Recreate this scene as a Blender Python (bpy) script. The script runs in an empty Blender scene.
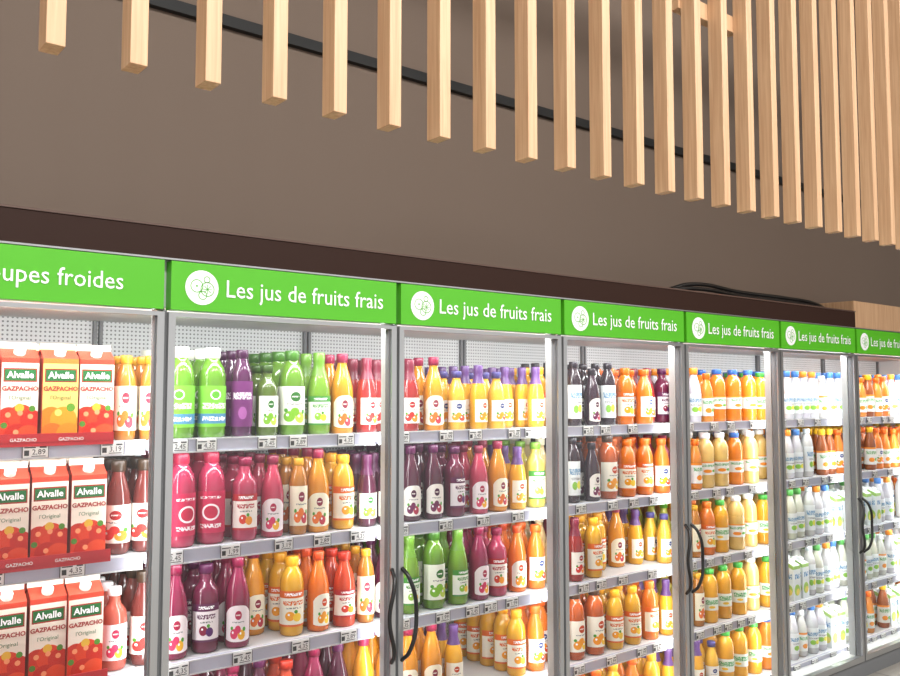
import bpy, math, random
from mathutils import Vector, Matrix
random.seed(7)
S = bpy.context.scene
S.view_settings.view_transform = 'Standard'
COL = S.collection

def lin(h):
    h = h.lstrip('#')
    o = []
    for i in (0, 2, 4):
        c = int(h[i:i+2], 16)/255
        o.append(c/12.92 if c <= .04045 else ((c+.055)/1.055)**2.4)
    return (*o, 1)

# ------------------------------------------------------------ materials
MATS = {}
def mat(name, hexc, rough=.5, metal=0, coat=0, spec=.5, emit=0):
    if name in MATS: return MATS[name]
    m = bpy.data.materials.new(name); m.use_nodes = True
    b = m.node_tree.nodes['Principled BSDF']
    b.inputs['Base Color'].default_value = lin(hexc)
    b.inputs['Roughness'].default_value = rough
    b.inputs['Metallic'].default_value = metal
    b.inputs['Coat Weight'].default_value = coat
    b.inputs['Specular IOR Level'].default_value = spec
    if emit:
        b.inputs['Emission Color'].default_value = lin(hexc)
        b.inputs['Emission Strength'].default_value = emit
    MATS[name] = m
    return m

def juice(hexc):
    n = 'juice_'+hexc.strip('#')
    if n in MATS: return MATS[n]
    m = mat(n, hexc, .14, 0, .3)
    nt = m.node_tree; b = nt.nodes['Principled BSDF']
    # pulp settling: soft tonal variation in the drink
    tc = nt.nodes.new('ShaderNodeTexCoord'); ns = nt.nodes.new('ShaderNodeTexNoise')
    ns.inputs['Scale'].default_value = 14
    nt.links.new(tc.outputs['Object'], ns.inputs['Vector'])
    mx = nt.nodes.new('ShaderNodeMix'); mx.data_type = 'RGBA'
    c = [x*.93+.012 for x in lin(hexc)[:3]]
    mx.inputs[6].default_value = (c[0]*.74, c[1]*.60, c[2]*.78, 1)
    mx.inputs[7].default_value = (min(1, c[0]*1.2), min(1, c[1]*1.22), min(1, c[2]*1.2), 1)
    nt.links.new(ns.outputs['Fac'], mx.inputs[0])
    # edge shading painted into the colour: darker as the surface turns from view
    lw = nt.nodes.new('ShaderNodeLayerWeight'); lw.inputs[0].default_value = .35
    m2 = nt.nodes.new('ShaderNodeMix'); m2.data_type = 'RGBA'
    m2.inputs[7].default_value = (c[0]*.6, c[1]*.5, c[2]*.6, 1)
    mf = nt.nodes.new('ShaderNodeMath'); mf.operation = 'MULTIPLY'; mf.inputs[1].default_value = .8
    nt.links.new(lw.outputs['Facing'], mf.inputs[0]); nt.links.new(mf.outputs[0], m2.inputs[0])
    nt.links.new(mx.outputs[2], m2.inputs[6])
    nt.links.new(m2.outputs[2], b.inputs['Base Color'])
    return m

def capm(hexc): return mat('cap_'+hexc.strip('#'), hexc, .35)

def label_mat(name, bg, blobs=(), bars=(), aspect=1.0, rough=.6):
    """printed label: uv-space dots (fruit) and bars (lettering)"""
    if name in MATS: return MATS[name]
    m = mat(name, bg, rough, spec=.3)
    nt = m.node_tree; N = nt.nodes; L = nt.links
    b = N['Principled BSDF']
    uv = N.new('ShaderNodeUVMap')
    sc = N.new('ShaderNodeVectorMath'); sc.operation = 'MULTIPLY'
    sc.inputs[1].default_value = (aspect, 1, 0)
    L.new(uv.outputs[0], sc.inputs[0])
    sep = N.new('ShaderNodeSeparateXYZ'); L.new(uv.outputs[0], sep.inputs[0])
    ns = N.new('ShaderNodeTexNoise'); ns.inputs['Scale'].default_value = 22
    L.new(sc.outputs[0], ns.inputs['Vector'])
    prev = None
    def mixin(mask, colr):
        nonlocal prev
        mx = N.new('ShaderNodeMix'); mx.data_type = 'RGBA'
        L.new(mask, mx.inputs[0])
        if prev is None: mx.inputs[6].default_value = lin(bg)
        else: L.new(prev, mx.inputs[6])
        mx.inputs[7].default_value = lin(colr)
        prev = mx.outputs[2]
    def math_(op, a, bb):
        n = N.new('ShaderNodeMath'); n.operation = op
        for i, v in enumerate((a, bb)):
            if v is None: continue
            if isinstance(v, (int, float)): n.inputs[i].default_value = v
            else: L.new(v, n.inputs[i])
        return n.outputs[0]
    def dobars(bars):
      for (u0, u1, v0, v1, c, txt) in bars:
        mu = math_('LESS_THAN', math_('ABSOLUTE', math_('SUBTRACT', sep.outputs[0], (u0+u1)/2), None), (u1-u0)/2)
        mv = math_('LESS_THAN', math_('ABSOLUTE', math_('SUBTRACT', sep.outputs[1], (v0+v1)/2), None), (v1-v0)/2)
        mm = math_('MULTIPLY', mu, mv)
        if txt: mm = math_('MULTIPLY', mm, math_('GREATER_THAN', ns.outputs['Fac'], .47))
        mixin(mm, c)
    dobars([q for q in bars if q[5] != 2])
    for (u, v, r, c) in blobs:
        d = N.new('ShaderNodeVectorMath'); d.operation = 'DISTANCE'
        L.new(sc.outputs[0], d.inputs[0]); d.inputs[1].default_value = (u*aspect, v, 0)
        mixin(math_('LESS_THAN', d.outputs['Value'], r), c)
    dobars([q for q in bars if q[5] == 2])
    if prev: L.new(prev, b.inputs['Base Color'])
    return m

def fruit_label(name, bg, f1, f2, txt='#7a1f4a', leaf='#4f9a2c'):
    return label_mat(name, bg,
        blobs=[(.5, .73, .125, txt), (.34, .22, .14, f1), (.62, .19, .14, f2), (.48, .34, .11, f1), (.72, .34, .06, leaf), (.26, .38, .05, leaf),
               (.3, .26, .035, '#ffffff'), (.58, .23, .035, '#ffffff')],
        bars=[(.41, .59, .715, .75, '#f4efe6', 2), (.28, .72, .52, .56, '#888888', 1)], aspect=1.0)
def band_label(name, bg, band, f1, f2, leaf='#4f9a2c'):
    return label_mat(name, bg,
        blobs=[(.4, .3, .13, f1), (.6, .26, .12, f2), (.56, .42, .05, leaf), (.37, .34, .03, '#ffffff')],
        bars=[(0, 1, .80, 1, band, 0), (.25, .75, .86, .94, '#ffffff', 1), (.2, .8, .60, .72, band, 1), (.3, .7, .50, .54, '#777777', 1), (0, 1, 0, .06, band, 0)])

# ------------------------------------------------------------ mesh batch
class Tmpl:
    def __init__(s): s.v = []; s.f = []; s.m = []; s.uv = []; s.sm = []
    def add(s, vs, fs, m, uvs=None, smooth=True):
        o = len(s.v); s.v += vs
        for i, f in enumerate(fs):
            s.f.append([o+k for k in f]); s.m.append(m); s.sm.append(smooth)
            s.uv.append(uvs[i] if uvs else [(0, 0)]*len(f))
    def lathe(s, prof, m, seg=18, smooth=True):
        vs = []; fs = []
        for r, z in prof:
            for k in range(seg):
                a = 2*math.pi*k/seg
                vs.append((r*math.cos(a), r*math.sin(a), z))
        for j in range(len(prof)-1):
            for k in range(seg):
                k2 = (k+1) % seg
                fs.append((j*seg+k, j*seg+k2, (j+1)*seg+k2, (j+1)*seg+k))
        s.add(vs, fs, m, None, smooth)
    def patch(s, prof, m, arc, cols=10, arch=False):
        """curved label on the front (-Y) following prof [(r,z)]"""
        vs = []; fs = []; uvs = []
        z0, z1 = prof[0][1], prof[-1][1]; n = cols+1
        for j, (r, z) in enumerate(prof):
            for k in range(n):
                a = -math.pi/2 - arc/2 + arc*k/cols
                zz = z
                if arch and j == len(prof)-1:
                    q_ = abs(k/cols*2-1); zz = z-(z1-z0)*.22*q_**3
                if arch and j == 0:
                    q_ = abs(k/cols*2-1); zz = z+(z1-z0)*.06*q_**3
                vs.append((r*math.cos(a), r*math.sin(a), zz))
        for j in range(len(prof)-1):
            for k in range(cols):
                fs.append((j*n+k, j*n+k+1, (j+1)*n+k+1, (j+1)*n+k))
                va = (prof[j][1]-z0)/(z1-z0); vb = (prof[j+1][1]-z0)/(z1-z0)
                uvs.append([(k/cols, va), ((k+1)/cols, va), ((k+1)/cols, vb), (k/cols, vb)])
        s.add(vs, fs, m, uvs)
    def box(s, x0, x1, y0, y1, z0, z1, m):
        vs = [(x, y, z) for z in (z0, z1) for x, y in ((x0, y0), (x1, y0), (x1, y1), (x0, y1))]
        fs = [(0, 3, 2, 1), (4, 5, 6, 7), (0, 1, 5, 4), (1, 2, 6, 5), (2, 3, 7, 6), (3, 0, 4, 7)]
        q = [(0, 0), (1, 0), (1, 1), (0, 1)]
        s.add(vs, fs, m, [q]*6, False)

class Batch:
    def __init__(s): s.v = []; s.f = []; s.m = []; s.uv = []; s.sm = []; s.mats = []
    def mi(s, m):
        if m not in s.mats: s.mats.append(m)
        return s.mats.index(m)
    def put(s, t, loc, matmap, rot=0, sc=1.0, scv=None):
        o = len(s.v); c, sn = math.cos(rot), math.sin(rot)
        sx, sy, sz = scv or (sc, sc, sc)
        for x, y, z in t.v:
            x *= sx; y *= sy; z *= sz
            s.v.append((loc[0]+x*c-y*sn, loc[1]+x*sn+y*c, loc[2]+z))
        idx = {k: s.mi(v) for k, v in matmap.items()}
        for f, m, u, g in zip(t.f, t.m, t.uv, t.sm):
            s.f.append([o+k for k in f]); s.m.append(idx[m]); s.uv += u; s.sm.append(g)
    def box(s, x0, x1, y0, y1, z0, z1, m):
        t = Tmpl(); t.box(x0, x1, y0, y1, z0, z1, 'a'); s.put(t, (0, 0, 0), {'a': m})
    def make(s, name, parent=None):
        me = bpy.data.meshes.new(name)
        me.from_pydata(s.v, [], s.f)
        for m in s.mats: me.materials.append(m)
        me.polygons.foreach_set('material_index', s.m)
        me.polygons.foreach_set('use_smooth', s.sm)
        ul = me.uv_layers.new(name='UVMap')
        flat = [c for p in s.uv for c in p]
        ul.data.foreach_set('uv', flat)
        me.update()
        o = bpy.data.objects.new(name, me); COL.objects.link(o)
        if parent: o.parent = parent
        return o

def empty(name, loc=(0, 0, 0)):
    e = bpy.data.objects.new(name, None); e.location = loc; COL.objects.link(e); return e

def text_tmpl(body, size, m='t', align='CENTER', bold=0):
    cu = bpy.data.curves.new('tmp', 'FONT'); cu.body = body; cu.size = size
    cu.align_x = align; cu.resolution_u = 2; cu.offset = bold
    ob = bpy.data.objects.new('tmp', cu); COL.objects.link(ob)
    dg = bpy.context.evaluated_depsgraph_get(); dg.update()
    me = ob.evaluated_get(dg).to_mesh()
    t = Tmpl()
    t.add([(v.co.x, 0, v.co.y) for v in me.vertices], [list(p.vertices) for p in me.polygons], m, None, False)
    ob.evaluated_get(dg).to_mesh_clear()
    bpy.data.objects.remove(ob); bpy.data.curves.remove(cu)
    return t

def annulus(r0, r1, m, seg=28):
    t = Tmpl(); vs = []; fs = []
    for r in (r0, r1):
        for k in range(seg):
            a = 2*math.pi*k/seg; vs.append((r*math.cos(a), 0, r*math.sin(a)))
    for k in range(seg):
        k2 = (k+1) % seg; fs.append((k, seg+k, seg+k2, k2))
    t.add(vs, fs, m, None, False); return t

# ------------------------------------------------------------ layout
PITCH = .793
X0 = .905
def PX(k): return X0+PITCH*k
K0, K1 = -2, 7          # doors from K0 to K1-1
XL, XR = PX(K0), PX(K1)
SHELF = [1.42, 1.097, .772, .447, .13]

M_alu = mat('brushed_aluminium', '#b4b5b6', .28, .8)
M_gask = mat('grey_gasket', '#6d6e70', .6)
M_white = mat('white_lining', '#dcdddc', .5)
M_mull = mat('mullion_grey', '#a9aaa8', .5)
M_shelf = mat('white_shelf', '#dfe1e3', .4)
M_rail = mat('price_rail_plastic', '#c6c7d8', .25)
M_green = mat('sign_green', '#55b822', .35)
M_signw = mat('sign_white', '#ffffff', .4)
M_brown = mat('dark_brown_header', '#2d170e', .6, spec=.25)
M_black = mat('black_plastic', '#141414', .35)
M_ink = mat('tag_ink', '#3a3a3c', .6)
M_tag = mat('tag_paper', '#f4f4f2', .5)
M_red = mat('red_strip', '#c4202a', .4)

# perforated back panel
M_perf = mat('perforated_panel', '#cfd1d1', .5)
nt = M_perf.node_tree; N = nt.nodes; L = nt.links
tc = N.new('ShaderNodeTexCoord')
vm = N.new('ShaderNodeVectorMath'); vm.operation = 'MULTIPLY'; vm.inputs[1].default_value = (72, 0, 72)
L.new(tc.outputs['Object'], vm.inputs[0])
fr = N.new('ShaderNodeVectorMath'); fr.operation = 'FRACTION'; L.new(vm.outputs[0], fr.inputs[0])
ds = N.new('ShaderNodeVectorMath'); ds.operation = 'DISTANCE'; ds.inputs[1].default_value = (.5, 0, .5); L.new(fr.outputs[0], ds.inputs[0])
lt = N.new('ShaderNodeMath'); lt.operation = 'LESS_THAN'; lt.inputs[1].default_value = .23; L.new(ds.outputs['Value'], lt.inputs[0])
mx = N.new('ShaderNodeMix'); mx.data_type = 'RGBA'; mx.inputs[6].default_value = lin('#cfd1d1'); mx.inputs[7].default_value = lin('#6c6e70')
L.new(lt.outputs[0], mx.inputs[0]); L.new(mx.outputs[2], N['Principled BSDF'].inputs['Base Color'])

# thin glass
M_glass = bpy.data.materials.new('door_glass'); M_glass.use_nodes = True
nt = M_glass.node_tree; nt.nodes.clear()
o_ = nt.nodes.new('ShaderNodeOutputMaterial'); mxs = nt.nodes.new('ShaderNodeMixShader')
tr = nt.nodes.new('ShaderNodeBsdfTransparent'); gl = nt.nodes.new('ShaderNodeBsdfGlossy')
gl.inputs['Roughness'].default_value = .02; tr.inputs[0].default_value = (.98, .99, .985, 1)
fz = nt.nodes.new('ShaderNodeFresnel'); fz.inputs[0].default_value = 1.6
nt.links.new(fz.outputs[0], mxs.inputs[0]); nt.links.new(tr.outputs[0], mxs.inputs[1]); nt.links.new(gl.outputs[0], mxs.inputs[2])
nt.links.new(mxs.outputs[0], o_.inputs[0])

# ------------------------------------------------------------ display case
case = empty('refrigerated_display_case')
b = Batch()
b.box(XL-.04, XR+.04, .62, .70, 0, 1.98, M_white)                  # back
b.box(XL-.04, XL, .0, .62, 0, 1.98, M_white); b.box(XR, XR+.04, .0, .62, 0, 1.98, M_white)
b.box(XL, XR, .02, .62, 1.80, 1.98, M_white)                        # ceiling of case
b.box(XL, XR, .03, .62, 0.0, .11, M_white)
b.box(XL-.04, XR+.04, -.005, .03, 0, .09, M_gask)
b.make('cabinet_body', case)
b = Batch(); b.box(XL, XR, .605, .62, .11, 1.80, M_perf); b.make('perforated_back_panel', case)
HX = PX(5)
b = Batch()
b.box(XL-.04, HX, -.012, .70, 1.983, 2.03, M_brown)
b.box(XL-.04, HX, -.02, .02, 1.937, 2.025, M_brown)
b.box(XL-.04, HX, -.024, -.012, 2.024, 2.03, mat('header_edge', '#5b453c', .35))
b.box(XL-.04, XR+.04, -.022, .02, 1.932, 1.937, M_alu)
b.make('header_fascia', case)

# uprights / mullions
b = Batch()
for k in range(K0, K1+1):
    x = PX(k)
    b.box(x-.012, x+.012, .03, .065, .11, 1.80, M_mull)
    b.box(x-.006, x+.006, -.004, .03, .09, 1.79, M_gask)
    b.box(x-.015, x-.004, .589, .605, .11, 1.80, M_gask); b.box(x+.004, x+.015, .589, .605, .11, 1.80, M_gask)
b.make('mullions', case)
# shelves
b = Batch()
for k in range(K0, K1):
    a, c = PX(k)+.0015, PX(k+1)-.0015
    for z in SHELF:
        b.box(a, c, .125, .589, z-.014, z, M_shelf)
        b.box(a+.006, c-.006, .108, .124, z-.036, z+.004, M_rail)
        b.box(a+.006, c-.006, .104, .108, z+.001, z+.005, M_shelf)
        b.box(a+.006, c-.006, .104, .108, z-.038, z-.034, M_shelf)
        for xx in (a+.004, c-.008): b.box(xx, xx+.004, .125, .589, z-.028, z-.014, M_shelf)
b.make('shelves', case)

# price tags
tags = Batch()
nums = [text_tmpl(s, .020, 't') for s in ('2,45', '3,19', '1,99', '2,89', '4,35')]
tb = Tmpl(); tb.box(-.031, .031, -.0015, .0015, -.017, .017, 'w'); tb.box(-.028, -.016, -.0022, -.0015, -.012, .002, 'k')
tb.box(-.028, .000, -.0022, -.0015, .008, .011, 'k'); tb.box(.010, .027, -.0022, -.0015, .008, .012, 'k'); tb.box(-.010, .025, -.0022, -.0015, -.0145, -.0125, 'k')
tb.box(-.033, -.031, -.002, .0015, -.018, .018, 'g'); tb.box(.031, .033, -.002, .0015, -.018, .018, 'g')
rt = random.Random(3)
for k in range(K0, K1):
    for z in SHELF:
        x = PX(k)+.07+rt.random()*.05
        while x < PX(k+1)-.05:
            tags.put(tb, (x, .102, z-.016), {'w': M_tag, 'k': M_ink, 'g': M_gask})
            tags.put(rt.choice(nums), (x+.008, .0995, z-.025), {'t': M_ink})
            x += rt.choice((.09, .11, .18, .14, .2))
tags.make('price_tags', case)

# doors
for k in range(K0, K1):
    a, c = PX(k)+.006, PX(k+1)-.006
    e = empty('glass_door'); e.parent = case
    b = Batch()
    w = .02
    b.box(a, a+w, -.018, .012, .09, 1.785, M_alu); b.box(c-w, c, -.018, .012, .09, 1.785, M_alu)
    b.box(a+w, c-w, -.018, .012, .09, .12, M_alu); b.box(a+w, c-w, -.018, .012, 1.773, 1.785, M_alu)
    for xx in (a+w, c-w-.004): b.box(xx, xx+.004, -.008, .014, .12, 1.773, M_gask)
    b.make('door_frame', e)
    me = bpy.data.meshes.new('pane')
    me.from_pydata([(a+w, 0, .12), (c-w, 0, .12), (c-w, 0, 1.773), (a+w, 0, 1.773)], [], [(0, 1, 2, 3)])
    me.materials.append(M_glass)
    g = bpy.data.objects.new('glass_pane', me); COL.objects.link(g); g.parent = e
    # handle
    side = 1 if k % 2 else -1      # k odd -> handle on left edge
    hx = (a+.014) if side > 0 else (c-.014)
    cu = bpy.data.curves.new('handle', 'CURVE'); cu.dimensions = '3D'; cu.bevel_depth = .007; cu.bevel_resolution = 4; cu.use_fill_caps = True
    sp = cu.splines.new('BEZIER'); P = [(0, -.016, .68), (.010, -.045, .71), (.034, -.052, .83), (.010, -.045, .95), (0, -.016, .98)]
    sp.bezier_points.add(len(P)-1)
    for bp, (px, py, pz) in zip(sp.bezier_points, P):
        bp.co = (hx+side*px, py, pz); bp.handle_left_type = bp.handle_right_type = 'AUTO'
    cu.materials.append(M_black)
    h = bpy.data.objects.new('door_handle', cu); COL.objects.link(h); h.parent = e

# signs
T_jus = text_tmpl('Les jus de fruits frais', .071, 't', 'LEFT', bold=.0002)
T_sou = text_tmpl('Les soupes froides', .071, 't', 'LEFT', bold=.0002)
def twidth(t): return max(v[0] for v in t.v)-min(v[0] for v in t.v)
for k in range(K0, K1):
    a, c = PX(k)+.010, PX(k+1)-.010
    b = Batch()
    b.box(a, c, -.02, .018, 1.792, 1.930, M_green)
    sou = k < 0
    t = T_sou if sou else T_jus
    s = (.553 if not sou else .557*18/23*1.04)/twidth(t)
    tx = (PX(k)+.170) if not sou else PX(k)+.212
    b.put(t, (tx, -.0225, 1.838), {'t': M_signw}, scv=(s, 1, s*1.08))
    cx, cz = PX(k)+(.100 if not sou else .14), 1.860
    b.put(annulus(0.0001, .050, 'a'), (cx, -.0215, cz), {'a': M_signw})
    for (dx, dz, r) in ((-.016, .004, .019), (.016, -.004, .021), (.002, -.022, .013), (.014, .024, .010)):
        b.put(annulus(r-.0022, r, 'a'), (cx+dx, -.0225, cz+dz), {'a': M_green})
    b.put(annulus(.0001, .003, 'a'), (cx-.016, -.0225, cz+.004), {'a': M_green})
    for i in range(4):
        an = i*math.pi/4
        t2 = Tmpl(); l = .014; wq = .0008
        dxx, dzz = math.cos(an), math.sin(an)
        t2.add([(-l*dxx+wq*dzz, 0, -l*dzz-wq*dxx), (l*dxx+wq*dzz, 0, l*dzz-wq*dxx), (l*dxx-wq*dzz, 0, l*dzz+wq*dxx), (-l*dxx-wq*dzz, 0, -l*dzz+wq*dxx)], [(0, 1, 2, 3)], 'a', None, False)
        b.put(t2, (cx+.016, -.0225, cz-.004), {'a': M_green})
    b.make('sign_panel', case)

# ------------------------------------------------------------ product templates
TM = {}
def tm(name, body, cap, lab, arc, seg=18, xy=1.06, zs=1.15, arch=False):
    body = [(r*xy, z*zs) for r, z in body]; cap = [(r*xy, z*zs) for r, z in cap]; lab = [(r*xy, z*zs) for r, z in lab]
    t = Tmpl(); t.lathe(body, 'body', seg); t.lathe(cap, 'cap', seg)
    if arch:
        (r0, z0), (r1, z1) = lab[0], lab[-1]
        lab = [(r0, z0), (r0, z0+(z1-z0)*.12), (r0, z0+(z1-z0)*.7), (r1, z1)]
    t.patch([(r+.0009, z) for r, z in lab], 'label', arc, 12, arch)
    TM[name] = (t, max(r for r, z in body))
CAR = [(0, .0), (.030, 0), (.0355, .004), (.037, .015), (.037, .118), (.0355, .135), (.031, .158), (.0245, .178), (.018, .195), (.0155, .208), (.0155, .214)]
tm('carafe', CAR, [(.0155, .212), (.0185, .213), (.019, .236), (.017, .239), (0, .239)], [(.037, .018), (.037, .114)], 2.1, arch=True)
# same glass with a long shrink sleeve over the neck
tm('sleeved', CAR, [(.0275, .172), (.0195, .193), (.0175, .206), (.0190, .214), (.0195, .237), (.0175, .240), (0, .240)], [(.037, .028), (.037, .112)], 2.4)
# squarer shouldered bottle
tm('flask', [(0, .0), (.033, 0), (.0375, .004), (.039, .015), (.039, .14), (.037, .157), (.030, .170), (.021, .180), (.0175, .19), (.0175, .205)],
   [(.0175, .203), (.021, .204), (.021, .224), (.019, .227), (0, .227)], [(.039, .03), (.039, .128)], 2.3, arch=False, xy=1.05)
# conical bottle with waist
tm('waist', [(0, .0), (.034, 0), (.0385, .005), (.039, .03), (.0365, .075), (.036, .09), (.0375, .12), (.036, .145), (.029, .172), (.021, .190), (.0175, .20), (.0175, .21)],
   [(.0175, .208), (.022, .209), (.022, .232), (.020, .235), (0, .235)], [(.0387, .032), (.0367, .075), (.0363, .09), (.0377, .118)], 2.8, xy=1.04, zs=1.08)
tm('round', [(0, 0), (.034, 0), (.0395, .005), (.041, .02), (.041, .15), (.040, .168), (.035, .188), (.026, .204), (.0215, .21), (.0215, .216)],
   [(.0215, .214), (.0235, .216), (.0235, .240), (.0215, .243), (0, .243)], [(.041, .03), (.041, .14)], 3.2, xy=1.04)
tm('slim', [(0, 0), (.026, 0), (.0305, .005), (.032, .018), (.032, .165), (.030, .185), (.023, .208), (.0165, .222), (.0165, .228)],
   [(.0165, .226), (.0185, .228), (.0185, .248), (.0165, .251), (0, .251)], [(.032, .03), (.032, .16)], 2.8, zs=1.1)
tm('jug', [(0, 0), (.040, 0), (.0455, .005), (.047, .02), (.0455, .06), (.0455, .12), (.047, .16), (.044, .185), (.034, .208), (.0235, .218), (.0235, .226)],
   [(.0235, .224), (.026, .226), (.026, .245), (.024, .248), (0, .248)], [(.0458, .06), (.0458, .12)], 3.8, xy=1.0, zs=1.13)
tm('small', [(0, 0), (.028, 0), (.0325, .004), (.034, .015), (.034, .11), (.031, .13), (.022, .155), (.0165, .168), (.0165, .176)],
   [(.0165, .174), (.020, .176), (.020, .196), (.018, .199), (0, .199)], [(.034, .025), (.034, .105)], 3.8, xy=1.05, zs=1.34)
# gable-top carton (front -Y)
ct = Tmpl(); W, D, H, G = .0465, .038, .232, .258
q = [(0, 0), (1, 0), (1, 1), (0, 1)]
ct.add([(-W, -D, 0), (W, -D, 0), (W, -D, H), (-W, -D, H)], [(0, 1, 2, 3)], 'label', [q], False)
ct.add([(W, -D, 0), (W, D, 0), (W, D, H), (W, -D, H), (-W, D, 0), (-W, -D, 0), (-W, -D, H), (-W, D, H), (W, D, 0), (-W, D, 0), (-W, D, H), (W, D, H)],
       [(0, 1, 2, 3), (4, 5, 6, 7), (8, 9, 10, 11)], 'side', [q]*3, False)
ct.add([(-W, -D, H), (W, -D, H), (W, -.002, G), (-W, -.002, G), (-W, D, H), (W, D, H), (W, .002, G), (-W, .002, G)],
       [(0, 1, 2, 3), (5, 4, 7, 6)], 'side', None, False)
ct.add([(W, -D, H), (W, D, H), (W-.012, 0, G), (-W, -D, H), (-W, D, H), (-W+.012, 0, G)], [(0, 1, 2), (4, 3, 5)], 'side', None, False)
ct.box(-W, W, -.002, .002, G-.001, G+.017, 'body')
cp = Tmpl(); cp.lathe([(.015, -.010), (.015, .014), (.013, .017), (0, .017)], 'cap', 14)
ct.add([(x, y*.83-z*.56-.020, z*.83+y*.56+(H+G)/2) for x, y, z in cp.v], cp.f, 'cap', None, True)
TM['carton'] = (ct, W)
# small slope-top carton
sct = Tmpl(); w_, d_, h_, g_ = .034, .034, .185, .215
sct.add([(-w_, -d_, 0), (w_, -d_, 0), (w_, -d_, h_), (-w_, -d_, h_)], [(0, 1, 2, 3)], 'label', [q], False)
sct.add([(w_, -d_, 0), (w_, d_, 0), (w_, d_, g_), (w_, -d_, h_), (-w_, d_, 0), (-w_, -d_, 0), (-w_, -d_, h_), (-w_, d_, g_)], [(0, 1, 2, 3), (4, 5, 6, 7)], 'label', [q]*2, False)
sct.add([(w_, d_, 0), (-w_, d_, 0), (-w_, d_, g_), (w_, d_, g_), (-w_, -d_, h_), (w_, -d_, h_)], [(0, 1, 2, 3), (4, 5, 3, 2)], 'body', None, False)
sct.add([(x, y*.9-z*.4-.004, z*.9+y*.4+(h_+g_)/2) for x, y, z in cp.v], cp.f, 'cap', None, True)
TM['slopecarton'] = (sct, w_)

# labels
LB = dict(
 berry=fruit_label('label_berry', '#ebe5dc', '#6d1b4b', '#b02a48', '#4a1838'),
 citrus=fruit_label('label_citrus', '#efeada', '#f09a1c', '#f4c62a', '#c2410c'),
 red=fruit_label('label_red', '#efe7dd', '#d2322c', '#f08a2a', '#a31f24'),
 kiwi=fruit_label('label_kiwi', '#eaecdc', '#7cb52e', '#b8d24a', '#2c6e2a'),
 mango=fruit_label('label_mango', '#f2e9d0', '#e8742a', '#c23a4a', '#8a2b40'),
 pink=fruit_label('label_pink', '#f2e6e8', '#d63a62', '#f0b02a', '#ad1f48'),
 blue=fruit_label('label_blue', '#ecebe6', '#f09a1c', '#e04a2a', '#2c3f7a'),
 bciti=band_label('label_band_citrus', '#efead8', '#d9641c', '#f0a020', '#f2c83a'),
 bberry=band_label('label_band_berry', '#ebe3e4', '#5c1c48', '#8a2040', '#5a2a6a'),
 bgreen=band_label('label_band_green', '#eaeede', '#3f8a34', '#8fc23a', '#f0c43a'),
 bred=band_label('label_band_red', '#efe6dc', '#b0242c', '#d4402c', '#f09a2c'),
 innoc=label_mat('label_outline', '#c52a52', blobs=[(.5, .5, .2, '#f5e9ec'), (.5, .5, .155, '#c02848')], bars=[(.25, .75, .12, .22, '#f5e9ec', 1), (.25, .75, .82, .88, '#f5e9ec', 1)]),
 greenb=label_mat('label_greenbottle', '#74b83a', blobs=[(.5, .78, .12, '#f4f8ea'), (.5, .78, .09, '#5ca82f')], bars=[(.2, .8, .44, .58, '#eef6e0', 1), (0, 1, .08, .32, '#4d86a8', 0), (.2, .8, .15, .25, '#ffffff', 1)]),
 purp=label_mat('label_purple', '#6b2c66', blobs=[(.5, .3, .14, '#a05a9a')], bars=[(.15, .85, .6, .75, '#f0e0ee', 1)]),
 white=label_mat('label_white', '#e4e8e8', blobs=[(.4, .28, .12, '#8bc34a'), (.62, .3, .12, '#e6e04a')], bars=[(.15, .85, .6, .78, '#5f8fb4', 1), (.25, .75, .45, .52, '#999999', 1)]),
 whiteo=label_mat('label_white_orange', '#ebebe6', blobs=[(.4, .28, .13, '#f0932b'), (.64, .3, .1, '#6bb03a')], bars=[(.15, .85, .6, .78, '#5fa968', 1), (0, 1, .9, 1, '#f0932b', 0)]),
 bio=label_mat('label_bio', '#ecede2', blobs=[(.3, .25, .1, '#f2c22a')], bars=[(.1, .9, .45, .8, '#2e9b46', 1)]),
 milk=label_mat('label_milk_carton', '#e6ebec', blobs=[(.5, .3, .16, '#a8cc5a'), (.6, .24, .1, '#f0dc6a')], bars=[(.15, .85, .62, .76, '#4a86b8', 1), (0, 1, .9, 1, '#9cc46a', 0)], aspect=.4),
 gaz=label_mat('label_gazpacho', '#efe4d4',
    blobs=[(.22, .30, .13, '#c9301c'), (.55, .32, .14, '#d8401f'), (.82, .28, .12, '#c2281a'), (.15, .1, .13, '#cf3a1e'),
           (.45, .1, .14, '#bb2617'), (.76, .08, .14, '#da4a24'), (.5, .42, .05, '#e0b13a'), (.2, .34, .03, '#ef9a6a'), (.52, .36, .03, '#ef9a6a'), (.8, .32, .03, '#ef9a6a'), (.42, .14, .03, '#f0a070'), (.84, .41, .035, '#4f8a2c'), (.1, .22, .035, '#4f8a2c')],
    bars=[(0, 1, 0, .30, '#b5331d', 0), (0, 1, .94, 1, '#c0402c', 0), (.05, .95, .72, .88, '#9f1d1a', 0), (.08, .92, .735, .865, '#1f6b35', 0)], aspect=.4, rough=.4),
 gaz2=label_mat('label_soup_yellow', '#edc870',
    blobs=[(.25, .3, .13, '#e2801c'), (.6, .28, .15, '#e89a22'), (.3, .1, .14, '#d8701c'), (.75, .1, .14, '#e28a1c'), (.8, .42, .05, '#5f9a2c'), (.45, .36, .04, '#f6d56a')],
    bars=[(0, 1, 0, .3, '#d97a1a', 0), (0, 1, .94, 1, '#d8702c', 0), (.05, .95, .72, .88, '#8f1d1a', 0), (.08, .92, .735, .865, '#1f6b35', 0)], aspect=.4, rough=.4),
)
T_alv = text_tmpl('Alvalle', .025, 't', bold=.0006)
T_gaz = text_tmpl('GAZPACHO', .0165, 't', bold=.0006)
T_ori = text_tmpl("l'Original", .015, 't')
M_cart = mat('carton_red_side', '#b8422c', .4)

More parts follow.
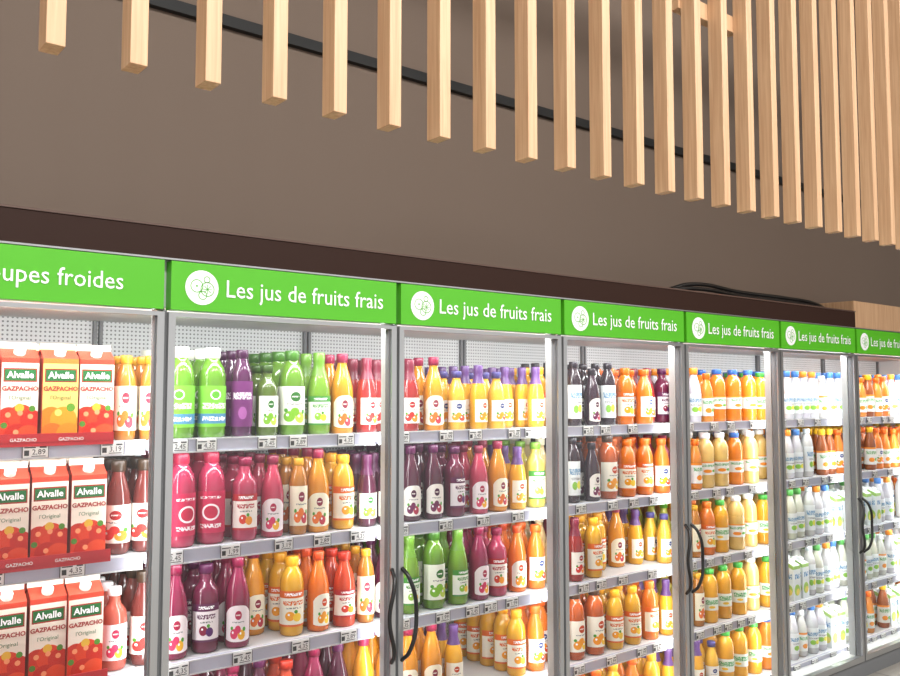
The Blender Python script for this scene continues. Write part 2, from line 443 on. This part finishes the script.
# product catalogue: type, juice, cap, label
PR = dict(
 G=('round', '#5f9a1c', '#eef2e2', 'greenb'), g=('sleeved', '#6fa024', '#5f8a2a', 'bgreen'), d=('carafe', '#3a5a1e', '#2f4a1c', 'kiwi'),
 H=('round', '#5f901e', '#3a6a1c', 'kiwi'), h=('flask', '#4f6a1c', '#34501c', 'kiwi'),
 P=('slim', '#4a1040', '#3a0c34', 'purp'), V=('carafe', '#4a0e2a', '#501640', 'berry'), v=('flask', '#6a1238', '#501640', 'bberry'),
 N=('sleeved', '#4a0e2a', '#501640', 'kiwi'),
 K=('slim', '#24101c', '#1d1420', 'white'), k=('carafe', '#2c1224', '#1d1420', 'berry'), y=('carafe', '#df9210', '#8a1f3f', 'mango'), Y=('sleeved', '#e9ae1c', '#5a3a72', 'citrus'), I=('waist', '#ecba34', '#46407a', 'blue'),
 O=('carafe', '#e87410', '#d0491c', 'citrus'), o=('round', '#dd7410', '#d86a18', 'bciti'), i=('waist', '#e67f18', '#e2641a', 'blue'), R=('sleeved', '#981c18', '#6c1c30', 'red'),
 r=('waist', '#d0451c', '#b82e1c', 'bred'), p=('round', '#b52a50', '#a0203f', 'innoc'), q=('carafe', '#b83450', '#7a1f3a', 'pink'), M=('carafe', '#861440', '#7a1238', 'pink'),
 m=('flask', '#ac3050', '#7a1238', 'bred'),
 w=('carafe', '#e4d08c', '#e8e4c8', 'citrus'), W=('small', '#d4dcd6', '#3f74b8', 'white'), x=('small', '#d6dccb', '#e8ebeb', 'whiteo'),
 X=('small', '#cfd8bc', '#4f9a4a', 'white'), U=('small', '#d6dbd8', '#e98a2a', 'white'), J=('jug', '#ea8610', '#2f62b0', 'whiteo'), j=('jug', '#eaaa1c', '#3f9a3c', 'bio'),
 u=('slim', '#d3d8cd', '#ccd5d8', 'white'), C=('slopecarton', '#dfe6e4', '#eceeee', 'milk'),
 b=('slim', '#b07018', '#c0891c', 'mango'), B=('small', '#9a5018', '#e2b01c', 'whiteo'),
 L=('carafe', '#bcc03a', '#5a9a2c', 'kiwi'), s=('small', '#e8922a', '#e86a10', 'whiteo'), S=('jug', '#eac86c', '#f4f4f4', 'whiteo'), D=('round', '#b8530f', '#3a2418', 'citrus'),
 A=('carton', '#f2e4d0', '#efe9de', 'gaz'), a=('carton', '#f3dca0', '#efe9de', 'gaz2'), t=('small', '#6a261c', '#3a2a1c', 'red'), T=('flask', '#b85640', '#f4f4f4', 'pink'),
 z=('round', '#e4ac1a', '#e8a21c', 'bciti'), l=('flask', '#cfc64c', '#6a9a2c', 'bgreen'),
)
hv = random.Random(5)
HS = {ch: hv.uniform(.88, 1.01) for ch in sorted(PR)}
for ch in 'GAaWXUpPKC': HS[ch] = 1.0
HS['V'] = .99; HS['y'] = 1.0; HS['g'] = 1.0
CARTONS = ('carton', 'slopecarton')
PLAN = {
 -2: ['AAAAAAA', 'AAAAaAA', 'AAAAAAA', 'AaAAAAA', 'AAAAAAA'],
 -1: ['AAAAAaAbb', 'AAAAAAAtt', 'AAAAAAATt', 'AAAAAAATT', 'AAAAAAATT'],
 0: ['GGPhHgyRR', 'ppmqbyzNN', 'MvMyzOrbV', 'RRMVrMVyy', 'OOOyyyOOO'],
 1: ['RyIYIYYz', 'VVvqyYlw', 'gHgMmOiw', 'yyY..zii', 'OYyyYOOO'],
 2: ['KkKoiRv', 'KkDooim', 'RzzyYIL', 'DDzzoYl', 'oizizYY'],
 3: ['UsJJJjJ', 'sSSJSSS', 'bojSSjS', 'bjjjSjj', 'YIjjjJJ'],
 4: ['WWUUxWWUx', 'UWuxBBiBB', 'XXuUWCCCX', 'CCuXUWXXx', 'WxWUCCXxU'],
 5: ['sBsiUWsss', 'BBississx', 'CCWUxussx', 'XXxUCCusU', 'ssBCCCssB'],
 6: ['sssUWssUs', 'BssssUWss', 'xxWUxxssx', 'XXxUWxxsX', 'ssBxxssBs'],
}
rp = random.Random(11)
NAMES = {-2: 'soup_cartons', -1: 'soup_cartons', 4: 'drink_bottles'}
YB = 1.083   # product groups start a little right of each post
for k, rows in PLAN.items():
    for si, row in enumerate(rows):
        z = SHELF[si]+.0006
        B_ = Batch()
        xa, xb = max(PX(k)*YB, XL+.02), min(PX(k+1)*YB, XR-.02)
        if k == -1: xa -= .02; xb -= .012
        if k == -2: xb -= .02
        row = list(row)
        wid = [2*TM[PR[ch][0]][1]*HS[ch]+.002 if ch != '.' else .09 for ch in row]
        tot = sum(wid)
        gap = (xb-xa-tot)/len(row)
        while gap < 0:
            row.pop(); wid.pop(); tot = sum(wid); gap = (xb-xa-tot)/len(row)
        x = xa
        for ch, w in zip(row, wid):
            cx = x+w/2+gap/2; x += w+gap
            if ch == '.': continue
            typ, jc, cc, lb = PR[ch]
            t, r = TM[typ]
            r *= HS[ch]
            dp = 2*r+.006 if typ != 'carton' else .084
            y = .135+dp/2+rp.random()*.015
            if rp.random() < .08 and ch not in 'GPA': y += dp
            first = True
            car = typ in CARTONS
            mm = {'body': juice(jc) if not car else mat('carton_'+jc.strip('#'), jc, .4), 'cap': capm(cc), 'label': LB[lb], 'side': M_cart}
            while y+dp/2 < .585:
                jx = rp.uniform(-1, 1)*min(gap/2, .006)
                rot = rp.uniform(-.05, .05) if car else rp.uniform(-.5, .15)
                B_.put(t, (cx+jx, y, z), mm, rot, HS[ch])
                if typ == 'carton' and first:
                    c_, s_ = math.cos(rot), math.sin(rot)
                    dy = -D-.0012
                    for tt, zz, mt in ((T_alv, .178, M_signw), (T_gaz, .144, mat('gaz_red', '#a3241c')), (T_ori, .120, mat('gaz_green', '#2c6b35'))):
                        B_.put(tt, (cx+jx-dy*s_, y+dy*c_, z+zz), {'t': mt}, rot)
                first = False
                y += dp*1.01
        B_.make(NAMES.get(k, 'juice_bottles'))

# red shelf talkers in front of the soups
b = Batch()
T_soup = text_tmpl('GAZPACHO', .012, 't', bold=.0002)
for k in (-2, -1):
    a, c = PX(k)+.02, PX(k+1)-.10
    for z in SHELF[:4]:
        b.box(a, c, .098, .101, z-.004, z+.030, M_red)
        b.box(a, c, .098, .128, z+.0055, z+.007, M_red)
        x = a+.08
        while x < c-.05:
            b.put(T_soup, (x, .0975, z+.010), {'t': M_tag}); x += .12
b.make('shelf_talkers', case)

# ------------------------------------------------------------ room
def wood(name, c1, c2):
    m = mat(name, c1, .5); nt = m.node_tree; N = nt.nodes; L = nt.links
    tc = N.new('ShaderNodeTexCoord'); mp = N.new('ShaderNodeMapping'); mp.inputs['Scale'].default_value = (60, 60, 2.2)
    L.new(tc.outputs['Object'], mp.inputs[0])
    ns = N.new('ShaderNodeTexNoise'); ns.inputs['Scale'].default_value = 1.6; ns.inputs['Detail'].default_value = 6; ns.inputs['Distortion'].default_value = .6
    L.new(mp.outputs[0], ns.inputs['Vector'])
    rmp = N.new('ShaderNodeValToRGB'); rmp.color_ramp.elements[0].position = .3; rmp.color_ramp.elements[1].position = .7
    rmp.color_ramp.elements[0].color = lin(c2); rmp.color_ramp.elements[1].color = lin(c1)
    L.new(ns.outputs['Fac'], rmp.inputs[0]); L.new(rmp.outputs[0], N['Principled BSDF'].inputs['Base Color'])
    return m
M_wood = wood('oak_slat', '#c9a480', '#b28a66')
M_wall = mat('taupe_wall', '#736357', .75)
nt = M_wall.node_tree; ns = nt.nodes.new('ShaderNodeTexNoise'); ns.inputs['Scale'].default_value = 120
bm = nt.nodes.new('ShaderNodeBump'); bm.inputs['Strength'].default_value = .04
nt.links.new(ns.outputs['Fac'], bm.inputs['Height']); nt.links.new(bm.outputs[0], nt.nodes['Principled BSDF'].inputs['Normal'])
M_floor = mat('grey_floor_tile', '#9a958e', .35)
nt = M_floor.node_tree; br = nt.nodes.new('ShaderNodeTexBrick'); br.offset = 0
br.inputs['Color1'].default_value = lin('#a19c94'); br.inputs['Color2'].default_value = lin('#99948c'); br.inputs['Mortar'].default_value = lin('#6f6b66')
br.inputs['Scale'].default_value = 1.6; br.inputs['Brick Width'].default_value = 1; br.inputs['Row Height'].default_value = 1; br.inputs['Mortar Size'].default_value = .01
tc = nt.nodes.new('ShaderNodeTexCoord'); nt.links.new(tc.outputs['Object'], br.inputs['Vector']); nt.links.new(br.outputs[0], nt.nodes['Principled BSDF'].inputs['Base Color'])

RX0, RX1, RY0, YW, ZC = -3, 10, -6, .8, 4.6
def one(name, m, *bx):
    b = Batch(); b.box(*bx, m); return b.make(name)
one('wall_back', M_wall, RX0, RX1, YW, YW+.1, 0, ZC)
one('wall_right', M_wall, RX1, RX1+.1, RY0, YW+.1, 0, ZC)
one('floor', M_floor, RX0, RX1+.1, RY0, YW+.1, -.1, 0)
one('ceiling', mat('ceiling_brown', '#5a4c40', .8), RX0, RX1+.1, RY0, YW+.1, ZC, ZC+.1)
# black rail on the wall
b = Batch(); b.box(RX0, RX1, YW-.03, YW, 3.015, 3.06, mat('black_rail', '#0c0c0c', .6)); b.make('trim_1')

# slat screen
Ds = 1.7; YS = -2.4+Ds
b = Batch()
for i in range(-5, 36):
    cx = (.2437+.0915*i)*Ds+.009
    t = Tmpl(); t.box(-.0175, .0175, 0, .055, 2.206, 3.8, 'a')
    b.put(t, (cx, YS, 0), {'a': M_wood})
b.box(-1.2, 6.2, YS-.005, YS+.06, 3.80, 3.88, M_wood)
b.box((.2437+.0915*13)*Ds-.02, (.2437+.0915*15)*Ds+.02, YS+.055, YS+.09, 2.87, 2.93, M_wood)
for xx in (-.8, 1, 3, 5): b.box(xx-.01, xx+.01, YS+.01, YS+.03, 3.88, ZC, M_black)
sl = b.make('wooden_slat_screen')
bv = sl.modifiers.new('bev', 'BEVEL'); bv.width = .0015; bv.segments = 2

# wooden bulkhead at the far right above the case
b = Batch()
b.box(HX+.002, XR+.04, -.012, .70, 1.985, 2.09, M_wood)
b.box(HX+.002, XR+.04, -.012, .02, 1.937, 1.985, M_wood); b.make('wooden_bulkhead', case)
# cables on top
cu = bpy.data.curves.new('cable', 'CURVE'); cu.dimensions = '3D'; cu.bevel_depth = .010; cu.bevel_resolution = 3; cu.use_fill_caps = True
for (dz, dy, n) in ((0, 0, 1), (.022, .02, 2)):
    pts = [(3.3, .06+dy, 2.041), (3.45, .05+dy, 2.055+dz), (3.9, .06+dy, 2.050+dz), (4.3, .04+dy, 2.046+dz), (4.6, .06+dy, 2.042+dz), (4.84, .1+dy, 2.041)]
    sp = cu.splines.new('BEZIER'); sp.bezier_points.add(len(pts)-1)
    for bp, p in zip(sp.bezier_points, pts): bp.co = p; bp.handle_left_type = bp.handle_right_type = 'AUTO'
cu.materials.append(M_black)
o = bpy.data.objects.new('power_cable', cu); COL.objects.link(o)

# ------------------------------------------------------------ lights
def area(name, loc, sx, sy, power, rot, col=(1, 1, 1), parent=None):
    l = bpy.data.lights.new(name, 'AREA'); l.shape = 'RECTANGLE'; l.size = sx; l.size_y = sy; l.energy = power; l.color = col
    o = bpy.data.objects.new(name, l); o.location = loc; o.rotation_euler = rot; COL.objects.link(o)
    if parent: o.parent = parent
    return o
for x, pw in ((-.5, 310), (2.5, 260), (5.5, 130)):
    area('ceiling_light', (x, -3.4, 4.5), 2.2, 1.2, pw, (math.radians(38), 0, 0), (1, .98, .95))
for k in range(K0, K1+1):
    area('led_strip', (PX(k), .068, .95), .022, 1.6, 3.2, (math.radians(90), 0, 0), (.98, .99, 1), case)
area('led_canopy', ((XL+XR)/2, .06, 1.79), XR-XL, .04, 36, (math.radians(25), 0, 0), (.98, .99, 1), case)
# added fill lights under the upper shelf fronts, brightening the row below
for z in SHELF[:4]:
    area('shelf_fill', ((XL+XR)/2, .118, z-.038), XR-XL, .012, 11, (math.radians(30), 0, 0), (.98, .99, 1), case)

w = bpy.data.worlds.new('World'); S.world = w; w.use_nodes = True
w.node_tree.nodes['Background'].inputs[0].default_value = (1, .985, .965, 1)
w.node_tree.nodes['Background'].inputs[1].default_value = 1.0

# ------------------------------------------------------------ camera
cam = bpy.data.cameras.new('camera'); cam.lens = 34.8; cam.sensor_width = 36; cam.clip_start = .05
co = bpy.data.objects.new('camera', cam); COL.objects.link(co)
co.location = (0, -2.4, 1.55); co.rotation_euler = (math.radians(90+3.81), 0, math.radians(-38.9))
S.camera = co
